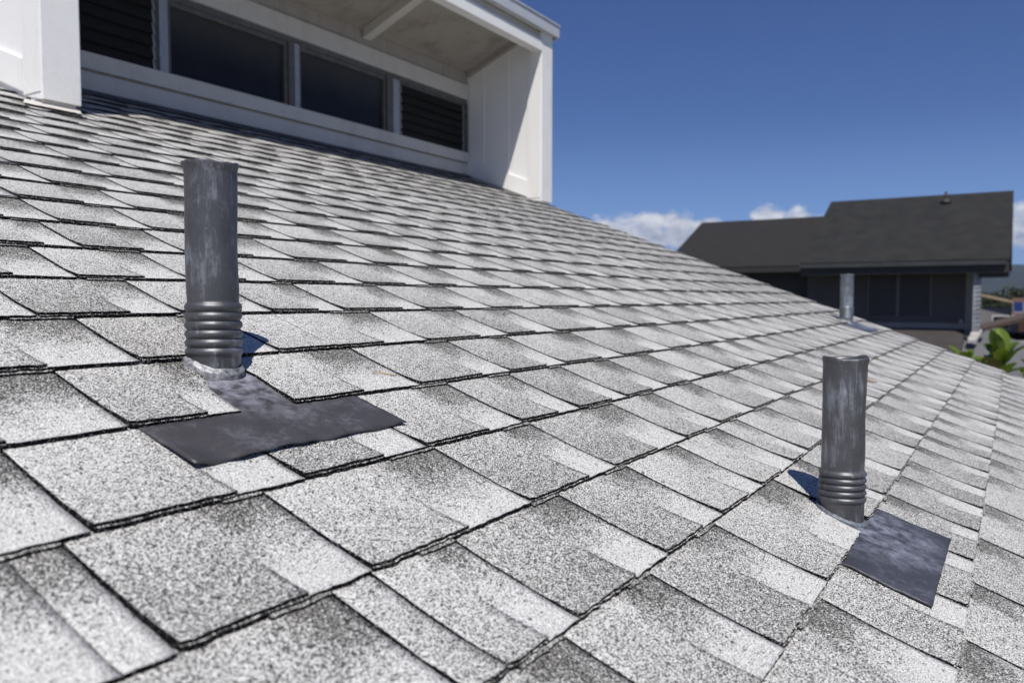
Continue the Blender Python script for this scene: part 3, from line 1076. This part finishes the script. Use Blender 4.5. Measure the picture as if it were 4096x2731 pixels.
m = MB()
pa, pb = (1.108, 0.895), (1.150, 0.872)
m.tube([on_tab(pa[0] + (pb[0] - pa[0]) * i / 6, pa[1] + (pb[1] - pa[1]) * i / 6) + Vector((0, 0, 0.0012 + 0.0008 * math.sin(i))) for i in range(7)], [0.0006, 0.001, 0.0011, 0.0011, 0.001, 0.0009, 0.0005], 6)
M['straw'] = simple('dry_straw', (0.45, 0.28, 0.09), 0.7)
tag(m.build('straw', 'straw', None, on_tab(*pa)), 'thin dry yellow straw lying on a shingle beside the wide lead sheet', 'straw')
m = MB()
p0 = Vector((3.48, 0.30, 0))
rows = []
for i in range(7):
    f = i / 6
    w = 0.010 * math.sin(math.pi * (0.05 + 0.93 * f))
    rows.append([on_tab(3.45 + 0.055 * f, 0.345 - 0.03 * f + sgn * w) + Vector((0, 0, 0.002 + 0.003 * abs(sgn) + 0.002 * math.sin(f * 3))) for sgn in (-1, 0, 1)])
m.grid(rows)
M['deadleaf'] = simple('dead_leaf', (0.42, 0.20, 0.07), 0.7)
tag(m.build('dead_leaf', 'deadleaf', None, on_tab(3.45, 0.345)), 'small curled orange dead leaf lying on the shingles', 'leaf')

# ------------------------------------------------------------------ neighbour's dark house
KN = 1.4
M['n_roof'] = simple('charcoal_shingles', (0.0195, 0.0195, 0.0185), 0.97, 0.16, 2.3, bumpd=0.006, bscale=14.0, col2=(0.0105, 0.0105, 0.0105))
M['n_roof_b'] = simple('faded_charcoal_shingles', (0.0175, 0.0178, 0.0175), 0.97, 0.2, 2.0, bumpd=0.006, bscale=14.0, col2=(0.0145, 0.0125, 0.0125))
M['n_wall'] = simple('slate_grey_siding', (0.090, 0.080, 0.074), 0.75, 0.08, 2.0)
M['n_trim'] = simple('charcoal_trim', (0.030, 0.028, 0.025), 0.6, 0.1, 2.0)
M['n_gutter'] = simple('dark_gutter_metal', (0.075, 0.077, 0.076), 0.4, 0.15, 2.0, metal=0.3)
M['n_low'] = simple('brown_grey_low_roof', (0.050, 0.042, 0.040), 0.95, 0.14, 1.4, bumpd=0.005, bscale=12.0)
M['n_low2'] = simple('grey_low_roof', (0.12, 0.12, 0.125), 0.95, 0.1, 1.2, bumpd=0.005, bscale=12.0)
M['n_skirt'] = simple('cement_skirt', (0.26, 0.245, 0.23), 0.9, 0.1, 1.5)
M['n_post'] = simple('pale_downpipe', (0.34, 0.36, 0.38), 0.55, 0.2, 4.0)
M['n_glass'] = glass_mat('neighbour_window_glass', (0.062, 0.056, 0.056), 0.30)
M['n_shoe'] = simple('pale_concrete_shoe', (0.42, 0.40, 0.37), 0.8, 0.15, 3.0)
M['n_bar'] = simple('window_bar', (0.16, 0.15, 0.14), 0.6)

XE = 18.0 * KN


def K(x, y, z):                             # neighbour's plot: measured at 18 m, stands at 25 m
    return Vector((x * KN, y * KN, ZC + z * KN))


nh = thing('neighbour_house', 'dark charcoal two level house with pitched shingle roof and black eaves', 'house', (XE + 2, 3.0, 0.0))


def roof_slab(name, xe, run, y0, y1, ze, zr_, mat, th=0.055):
    m = MB()
    m.prism([K(xe, y0, ze - th), K(xe + run, y0, zr_ - th), K(xe + run, y1, zr_ - th), K(xe, y1, ze - th)],
            [K(xe, y0, ze), K(xe + run, y0, zr_), K(xe + run, y1, zr_), K(xe, y1, ze)])
    m.prism([K(xe + run + 0.002, y0, zr_ - th), K(xe + run * 2, y0, ze - th), K(xe + run * 2, y1, ze - th), K(xe + run + 0.002, y1, zr_ - th)],
            [K(xe + run + 0.002, y0, zr_), K(xe + run * 2, y0, ze), K(xe + run * 2, y1, ze), K(xe + run + 0.002, y1, zr_)])
    return m.build(name, mat, nh)


roof_a = roof_slab('roof', 18.0, 3.3, 0.10, 3.98, 0.765, 2.425, 'n_roof')
roof_b = roof_slab('side_roof', 18.6, 3.0, 4.0, 7.42, 0.745, 2.10, 'n_roof_b')
# courses of the dark roof, read as fine steps
for (rf_, xe, run, y0, y1, ze, zr_, mt) in ((roof_a, 18.0, 3.3, 0.10, 3.98, 0.765, 2.425, 'n_roof'), (roof_b, 18.6, 3.0, 4.0, 7.42, 0.745, 2.10, 'n_roof_b')):
    m = MB()
    nrow = 26
    for i in range(nrow):
        f0, f1 = i / nrow, (i + 1) / nrow
        xa_, xb_ = xe + run * f0, xe + run * f1
        za, zb = ze + (zr_ - ze) * f0, ze + (zr_ - ze) * f1
        m.prism([K(xa_, y0 + 0.004, za + 0.001), K(xb_, y0 + 0.004, zb + 0.001), K(xb_, y1 - 0.004, zb + 0.001), K(xa_, y1 - 0.004, za + 0.001)],
                [K(xa_, y0 + 0.004, za + 0.007), K(xb_, y0 + 0.004, zb + 0.002), K(xb_, y1 - 0.004, zb + 0.002), K(xa_, y1 - 0.004, za + 0.007)])
    o = m.build('shingle_courses', mt, rf_)
    o['kind'] = 'stuff'
m = MB()
m.box(XE - 0.10, XE - 0.004, 0.16 * KN, 3.98 * KN, ZC + 0.655 * KN, ZC + 0.735 * KN)
m.build('gutter', 'n_gutter', nh)
m = MB()
m.box(XE, XE + 0.05, 0.11 * KN, 3.97 * KN, ZC + 0.50 * KN, ZC + 0.705 * KN)
m.build('eave_board', 'n_trim', nh)
m = MB()
m.box(18.6 * KN - 0.05, 18.6 * KN + 0.03, 4.005 * KN, 7.4 * KN, ZC + 0.60 * KN, ZC + 0.70 * KN)
m.build('side_eave_board', 'n_trim', nh)
m = MB()                                     # boxed eave return at the right end
m.prism([K(18.06, 0.115, 0.415), K(18.66, 0.115, 0.415), K(18.66, 0.62, 0.415), K(18.06, 0.62, 0.415)],
        [K(18.06, 0.115, 0.60), K(18.66, 0.115, 0.60), K(18.66, 0.62, 0.60), K(18.06, 0.62, 0.60)])
m.build('eave_box', 'n_trim', nh)
m = MB()                                     # soffit
m.box(18.04 * KN, 24.5 * KN, 0.13 * KN, 3.96 * KN, ZC + 0.605 * KN, ZC + 0.64 * KN)
m.build('soffit', 'n_trim', nh)
m = MB()
m.box(18.7 * KN, 23.9 * KN, 0.86 * KN, 3.96 * KN, ZC - 1.5 * KN, ZC + 0.604 * KN)
wall_n = m.build('wall', 'n_wall', nh)
for i in range(10):                          # lap siding boards under and beside the windows
    z0 = -0.50 + i * 0.108
    for (ya_, yb_) in ((0.87, 1.455), (2.735, 3.955)) if z0 > -0.42 else ((0.87, 3.955),):
        m = MB()
        m.prism([K(18.685, ya_, z0), K(18.699, ya_, z0), K(18.699, yb_, z0), K(18.685, yb_, z0)],
                [K(18.692, ya_, z0 + 0.104), K(18.699, ya_, z0 + 0.104), K(18.699, yb_, z0 + 0.104), K(18.692, yb_, z0 + 0.104)])
        m.build('siding_board', 'n_wall', wall_n)
m = MB()
m.box(19.1 * KN, 23.5 * KN, 4.0 * KN, 7.2 * KN, ZC - 1.5 * KN, ZC + 0.70 * KN)
m.build('side_wall', 'n_trim', nh)
for (ya_, yb_) in ((1.49, 2.095), (2.125, 2.70)):
    m = MB()
    m.box(18.676 * KN, 18.699 * KN, (ya_ - 0.02) * KN, ya_ * KN + 0.02, ZC - 0.38 * KN, ZC + 0.56 * KN)
    m.box(18.676 * KN, 18.699 * KN, yb_ * KN - 0.02, (yb_ + 0.012) * KN, ZC - 0.38 * KN, ZC + 0.56 * KN)
    m.box(18.680 * KN, 18.699 * KN, ya_ * KN, yb_ * KN, ZC - 0.395 * KN, ZC - 0.382 * KN)
    o = m.build('window', 'n_bar', nh)
    m = MB()
    m.box(18.690 * KN, 18.6985 * KN, ya_ * KN + 0.021, yb_ * KN - 0.021, ZC - 0.381 * KN, ZC + 0.555 * KN)
    m.build('pane', 'n_glass', o)
m = MB()                                     # downpipe with its bands
m.box(18.12 * KN, 18.20 * KN, 0.575 * KN, 0.705 * KN, ZC - 0.63 * KN, ZC + 0.602 * KN)
dp = m.build('downpipe', 'n_post', nh)
for i in range(13):
    z = -0.55 + i * 0.085
    m = MB()
    m.prism([K(18.112, 0.568, z), K(18.119, 0.568, z), K(18.119, 0.66, z - 0.02), K(18.112, 0.66, z - 0.02)],
            [K(18.112, 0.568, z + 0.018), K(18.119, 0.568, z + 0.018), K(18.119, 0.66, z - 0.002), K(18.112, 0.66, z - 0.002)])
    m.build('band', 'n_bar', dp)
m = MB()
m.prism([K(17.75, 0.62, -0.86), K(18.22, 0.53, -0.665), K(18.22, 0.70, -0.665), K(17.75, 0.76, -0.86)],
        [K(17.75, 0.62, -0.80), K(18.22, 0.53, -0.61), K(18.22, 0.70, -0.61), K(17.75, 0.76, -0.80)])
m.build('downpipe_shoe', 'n_shoe', nh)
m = MB()
m.box(18.66 * KN, 18.699 * KN, 0.84 * KN, 3.97 * KN, ZC - 0.62 * KN, ZC - 0.505 * KN)
m.build('wall_skirt', 'n_skirt', nh)
m = MB()
m.prism([K(15.2, 0.85, -1.62), K(18.72, 0.85, -0.72), K(18.72, 6.5, -0.72), K(15.2, 6.5, -1.62)],
        [K(15.2, 0.85, -1.55), K(18.72, 0.85, -0.62), K(18.72, 6.5, -0.62), K(15.2, 6.5, -1.55)])
m.build('low_roof', 'n_low', nh)
m = MB()
m.prism([K(15.2, -3.4, -2.35), K(24.0, -3.4, -2.35), K(24.0, 0.84, -0.82), K(18.72, 0.84, -0.80), K(15.2, 0.84, -1.64)],
        [K(15.2, -3.4, -2.28), K(24.0, -3.4, -2.28), K(24.0, 0.84, -0.74), K(18.72, 0.84, -0.72), K(15.2, 0.84, -1.57)])
m.build('low_side_roof', 'n_low2', nh)
m = MB()
m.box(15.5 * KN, 23.8 * KN, -3.0 * KN, 6.3 * KN, -0.2, ZC - 2.38 * KN)
m.build('ground_floor_wall', 'n_wall', nh)
# ridge vent
m = MB()
b0 = K(20.85, 1.41, 2.20)
m.tube([b0, b0 + Vector((0, 0, 0.16)), b0 + Vector((0, 0, 0.34))], [0.045, 0.045, 0.04], 10)
v_ = m.build('roof_vent', 'n_trim', nh)
m = MB()
m.tube([b0 + Vector((0, 0, -0.04)), b0 + Vector((0, 0, 0.06)), b0 + Vector((0, 0, 0.13))], [0.20, 0.13, 0.05], 12)
m.build('vent_skirt', 'n_trim', v_)
# eaves lamp by the corner
m = MB()
b0 = K(18.66, 0.93, -0.46)
m.tube([b0, b0 + Vector((-0.05, 0, 0.02)), b0 + Vector((-0.10, 0, -0.01)), b0 + Vector((-0.14, 0, -0.05))], [0.03, 0.05, 0.06, 0.045], 8)
m.build('wall_lamp', 'n_post', nh)

# ------------------------------------------------------------------ broad-leaved shrub past the roof edge
M['leaf'] = None
mm, t, p = new_mat('glossy_green_leaf')
co = t.n('ShaderNodeTexCoord').outputs['Object']
oi = t.n('ShaderNodeObjectInfo').outputs['Random']
nzl = t.noise(co, 9.0, 3.0, 0.5)
c = t.mix(oi, (0.050, 0.095, 0.010), (0.13, 0.19, 0.022))
c = t.mix(t.maprange(nzl, 0.5, 0.75), c, (0.12, 0.17, 0.03))
t.link(c, p.inputs['Base Color'])
p.inputs['Roughness'].default_value = 0.32
p.inputs['Subsurface Weight'].default_value = 0.0
tr = t.n('ShaderNodeBsdfTranslucent', {'Color': (0.14, 0.22, 0.02, 1)})
mx = t.n('ShaderNodeMixShader', {0: 0.28, 1: p.outputs[0], 2: tr.outputs[0]})
for nd in mm.node_tree.nodes:
    if nd.type == 'OUTPUT_MATERIAL':
        t.link(mx.outputs[0], nd.inputs[0])
M['leaf'] = mm
M['leaf_y'] = simple('yellowing_leaf', (0.42, 0.33, 0.12), 0.5, 0.2, 12.0)
M['bark'] = simple('grey_bark', (0.16, 0.13, 0.10), 0.9, 0.2, 12.0, bumpd=0.006)

leaf_meshes = []
for q in range(4):
    lm = MB()
    rows = []
    L, wd = 0.30, 0.060 + 0.007 * q
    for i in range(8):
        f = i / 7
        w = wd * (math.sin(math.pi * min(1.0, 0.04 + 0.90 * f ** 1.35)) ** 0.75)
        droop = -0.05 * f * f * (1 + 0.5 * q) + 0.03 * f
        rows.append([(f * L, sgn * w, droop + abs(sgn) * w * 0.42 + 0.006 * math.sin(f * 9 + sgn * 2 + q)) for sgn in (-1, -0.5, 0, 0.5, 1)])
    lm.grid(rows)
    me = bpy.data.meshes.new('leaf')
    me.from_pydata(lm.v, [], lm.f)
    me.polygons.foreach_set('use_smooth', [True] * len(lm.f))
    me.materials.append(M['leaf'])
    leaf_meshes.append(me)
me_y = leaf_meshes[1].copy()
me_y.materials[0] = M['leaf_y']

shrub = thing('shrub', 'broad leaved green shrub with glossy upright leaves just beyond the roof edge', 'shrub', (8.6, 0.2, 0.0))
so_ = Vector((8.6, 0.2, 0.0))
tips = [(8.55, 0.11, -0.60, 1.08, 13), (8.60, 0.40, -0.64, 0.85, 8), (8.45, -0.16, -0.80, 0.85, 10), (8.9, 0.22, -0.86, 0.9, 9),
        (8.7, 0.62, -0.98, 0.9, 10), (8.35, -0.42, -1.02, 0.9, 10), (8.8, -0.2, -1.15, 0.95, 10), (8.5, 0.25, -1.15, 0.95, 10)]
br = MB()
br.tube([W(8.6, 0.2, -ZC - 0.2), W(8.62, 0.2, -4.0), W(8.58, 0.18, -2.4)], [0.09, 0.07, 0.055], 10)
for (x, y, z, s, nlf) in tips:
    br.tube([W(8.58, 0.18, -2.45), W((x + 8.58) / 2, (y + 0.18) / 2 + 0.05, (z - 2.2) / 2), W(x, y, z)], [0.04, 0.026, 0.018], 7)
br.build('stem', 'bark', shrub)
lr = random.Random(5)
for ti, (x, y, z, s, nlf) in enumerate(tips):
    for i in range(nlf):
        a = i * 2.39996 + ti
        lift_ = math.radians(74 - 50 * (i / nlf) + lr.uniform(-12, 12))
        me = leaf_meshes[lr.randrange(4)]
        if (ti, i) in ((0, 9), (1, 6)):
            me = me_y
        o = bpy.data.objects.new('leaf', me)
        COL.objects.link(o)
        o.parent = shrub
        o.location = W(x, y, z - 0.012 * i) - so_
        o.rotation_euler = (lr.uniform(-0.3, 0.3), -lift_, a)
        o.scale = (s * lr.uniform(0.8, 1.1),) * 3

# ------------------------------------------------------------------ houses further down the street
M['r_brown'] = simple('brown_shingle_roof', (0.085, 0.056, 0.040), 0.95, 0.15, 0.8)
M['r_tan'] = simple('tan_roof', (0.34, 0.26, 0.17), 0.9, 0.12, 0.7)
M['r_rust'] = simple('rust_brown_roof', (0.11, 0.060, 0.042), 0.9, 0.15, 0.7)
M['w_beige'] = simple('beige_wall', (0.46, 0.41, 0.35), 0.85, 0.08, 0.5)
M['w_grey'] = simple('grey_wall', (0.20, 0.19, 0.19), 0.85, 0.08, 0.5)
M['w_orange'] = simple('terracotta_wall', (0.52, 0.24, 0.13), 0.85, 0.1, 0.5)
M['w_white'] = simple('white_trim', (0.74, 0.73, 0.71), 0.6, 0.05, 1.0)
M['pv'] = glass_mat('solar_glass', (0.012, 0.020, 0.075), 0.12)


def far_house(name, label, cx, cy, lx, ly, eave, ridge, roofm, wallm, ridge_along='y', over=0.5, trim='w_white'):
    """gabled house; eave / ridge heights relative to the eye"""
    t = thing(name, label, 'house', (cx, cy, 0))
    x0, x1, y0, y1 = cx - lx / 2, cx + lx / 2, cy - ly / 2, cy + ly / 2
    part_box('wall', wallm, t, x0 + over, x1 - over, y0 + over, y1 - over, -0.1, ZC + eave - 0.05)
    m = MB()
    th = 0.18
    if ridge_along == 'y':
        prof = [(x0, eave), (cx, ridge), (x1, eave)]
        for (a, za), (b, zb) in zip(prof[:-1], prof[1:]):
            m.prism([W(a, y0, za - th), W(b, y0, zb - th), W(b, y1, zb - th), W(a, y1, za - th)], [W(a, y0, za), W(b, y0, zb), W(b, y1, zb), W(a, y1, za)])
    else:
        prof = [(y0, eave), (cy, ridge), (y1, eave)]
        for (a, za), (b, zb) in zip(prof[:-1], prof[1:]):
            m.prism([W(x0, a, za - th), W(x1, a, za - th), W(x1, b, zb - th), W(x0, b, zb - th)], [W(x0, a, za), W(x1, a, za), W(x1, b, zb), W(x0, b, zb)])
    m.build('roof', roofm, t)
    m = MB()
    if ridge_along == 'y':
        m.box(x0 - 0.06, x0 - 0.005, y0, y1, ZC + eave - 0.32, ZC + eave - 0.02)
        gab = [(x0 + over, y0 + over), (x1 - over, y0 + over)]
    else:
        m.box(x0, x1, y0 - 0.06, y0 - 0.005, ZC + eave - 0.32, ZC + eave - 0.02)
    m.build('fascia', trim, t)
    for i in range(3):
        yy = y0 + over + (ly - 2 * over) * (0.2 + 0.28 * i)
        w = part_box('window', 'w_white', t, x0 + over - 0.04, x0 + over - 0.002, yy, yy + 1.3, ZC + eave - 1.9, ZC + eave - 0.7)
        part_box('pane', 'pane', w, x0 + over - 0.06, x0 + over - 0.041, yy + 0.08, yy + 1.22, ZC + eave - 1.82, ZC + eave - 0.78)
    return t


far_house('far_house', 'low house with wide brown shingle roof and pale beige eave board behind charcoal house', 56, -1.2, 14, 9.0, -2.15, -0.75, 'r_brown', 'w_beige', 'x', trim='w_beige')
far_house('far_house', 'grey walled house under tan gabled roof edge in front of the trees', 84, 3.2, 9, 10.5, -0.75, 0.55, 'r_tan', 'w_grey', 'x')
far_house('far_house', 'terracotta walled house with white eave board and brown roof carrying solar panels', 76, -4.6, 9, 9.6, -1.25, 0.05, 'r_rust', 'w_orange', 'y')
far_house('far_house', 'white walled house with rust brown roof beside the trees', 118, -12, 12, 14, -0.6, 0.6, 'r_rust', 'w_white', 'y')
far_house('far_house', 'beige house with long tan roof far behind the charcoal house', 130, 24, 14, 22, -0.4, 1.0, 'r_tan', 'w_beige', 'y')

for i in range(4):                           # panels on the near slope of the terracotta house
    t = thing('solar_panel', 'blue solar panel on the brown roof of the terracotta house', 'solar panel', W(73.2, -0.1 - i * 0.72, -0.75), 'solar panels in a row on a far roof')
    sl = (0.05 + 1.25) / 4.5
    def sp(x, y, n):
        return W(71.5 + x, y, -1.25 + sl * x + n)
    ya_, yb_ = 0.12 - (i + 1) * 0.72 + 0.05, 0.12 - i * 0.72
    m = MB()
    m.prism([sp(0.5, ya_, 0.01), sp(3.0, ya_, 0.01), sp(3.0, yb_, 0.01), sp(0.5, yb_, 0.01)], [sp(0.5, ya_, 0.10), sp(3.0, ya_, 0.10), sp(3.0, yb_, 0.10), sp(0.5, yb_, 0.10)])
    m.build('frame', 'alu', t)
    m = MB()
    m.prism([sp(0.54, ya_ + 0.03, 0.102), sp(2.96, ya_ + 0.03, 0.102), sp(2.96, yb_ - 0.03, 0.102), sp(0.54, yb_ - 0.03, 0.102)],
            [sp(0.54, ya_ + 0.03, 0.115), sp(2.96, ya_ + 0.03, 0.115), sp(2.96, yb_ - 0.03, 0.115), sp(0.54, yb_ - 0.03, 0.115)])
    m.build('glass', 'pv', t)

# ------------------------------------------------------------------ trees beyond the houses
M['tree_leaf'] = simple('dark_tree_foliage', (0.030, 0.042, 0.014), 0.8, 0.25, 0.6)
M['tree_leaf_b'] = simple('olive_tree_foliage', (0.044, 0.052, 0.020), 0.8, 0.25, 0.6)


def make_tree(seed, h, r, mat, label):
    rg = random.Random(seed)
    t = thing('tree', label, 'tree', (0, 0, 0), 'trees behind the far houses')
    m = MB()
    m.tube([(0, 0, -0.3), (0.1, 0, h * 0.3), (0, 0.15, h * 0.6)], [0.3, 0.22, 0.12], 8)
    for i in range(5):
        a = i * 1.3
        m.tube([(0, 0, h * 0.35), (r * 0.3 * math.cos(a), r * 0.3 * math.sin(a), h * 0.55), (r * 0.6 * math.cos(a), r * 0.6 * math.sin(a), h * 0.72)], [0.14, 0.09, 0.04], 6)
    m.build('trunk', 'bark', t)
    m = MB()
    clumps = [(rg.gauss(0, r * 0.42), rg.gauss(0, r * 0.42), h * rg.uniform(0.45, 0.92), r * rg.uniform(0.25, 0.45)) for _ in range(16)]
    for (x, y, z, cr_) in clumps:
        for _ in range(90):
            d = Vector((rg.gauss(0, 1), rg.gauss(0, 1), rg.gauss(0, 0.8))).normalized() * cr_ * rg.uniform(0.6, 1.05)
            c_ = Vector((x, y, z)) + d
            a = Vector((rg.gauss(0, 1), rg.gauss(0, 1), rg.gauss(0, 1))).normalized() * 0.34
            b = a.orthogonal().normalized() * 0.2
            m.quad(c_ - a, c_ - b, c_ + a, c_ + b)
    m.build('crown', mat, t)
    return t


protos = [make_tree(1, 8.2, 4.2, 'tree_leaf', 'dense dark green tree behind the far houses'),
          make_tree(2, 7.4, 3.8, 'tree_leaf_b', 'olive green rounded tree behind the far houses'),
          make_tree(3, 9.0, 4.6, 'tree_leaf', 'tall spreading dark tree behind the far houses')]
rt = random.Random(9)
spots = []
for i in range(21):
    spots.append((150 + rt.uniform(0, 130), -34 + i * 3.0 + rt.uniform(-2, 2)))
for i, (x, y) in enumerate(spots):
    src = protos[i % 3]
    if i < 3:
        o = src
    else:
        o = src.copy()
        COL.objects.link(o)
        for ch in list(src.children):
            c_ = ch.copy()
            COL.objects.link(c_)
            c_.parent = o
    o.location = (x, y, 0)
    o.rotation_euler = (0, 0, rt.uniform(0, 6.28))
    s = rt.uniform(0.78, 1.0) * (0.86 + x / 1400)
    o.scale = (s, s, s)

# ------------------------------------------------------------------ humid air
hz = MB()
hz.box(-9000, 9000, -9000, 9000, -5, 420)
mh = bpy.data.materials.new('humid_air')
mh.use_nodes = True
mh.node_tree.nodes.clear()
ht = NT(mh.node_tree)
pv = ht.n('ShaderNodeVolumePrincipled', {'Color': (0.62, 0.78, 1.0, 1), 'Density': 0.000055, 'Anisotropy': 0.2})
ht.n('ShaderNodeOutputMaterial', {1: pv.outputs[0]})
M['air'] = mh
tag(hz.build('haze', 'air'), None, None, kind='stuff')

for o in scene.objects:
    if '_o' in o:
        del o['_o']
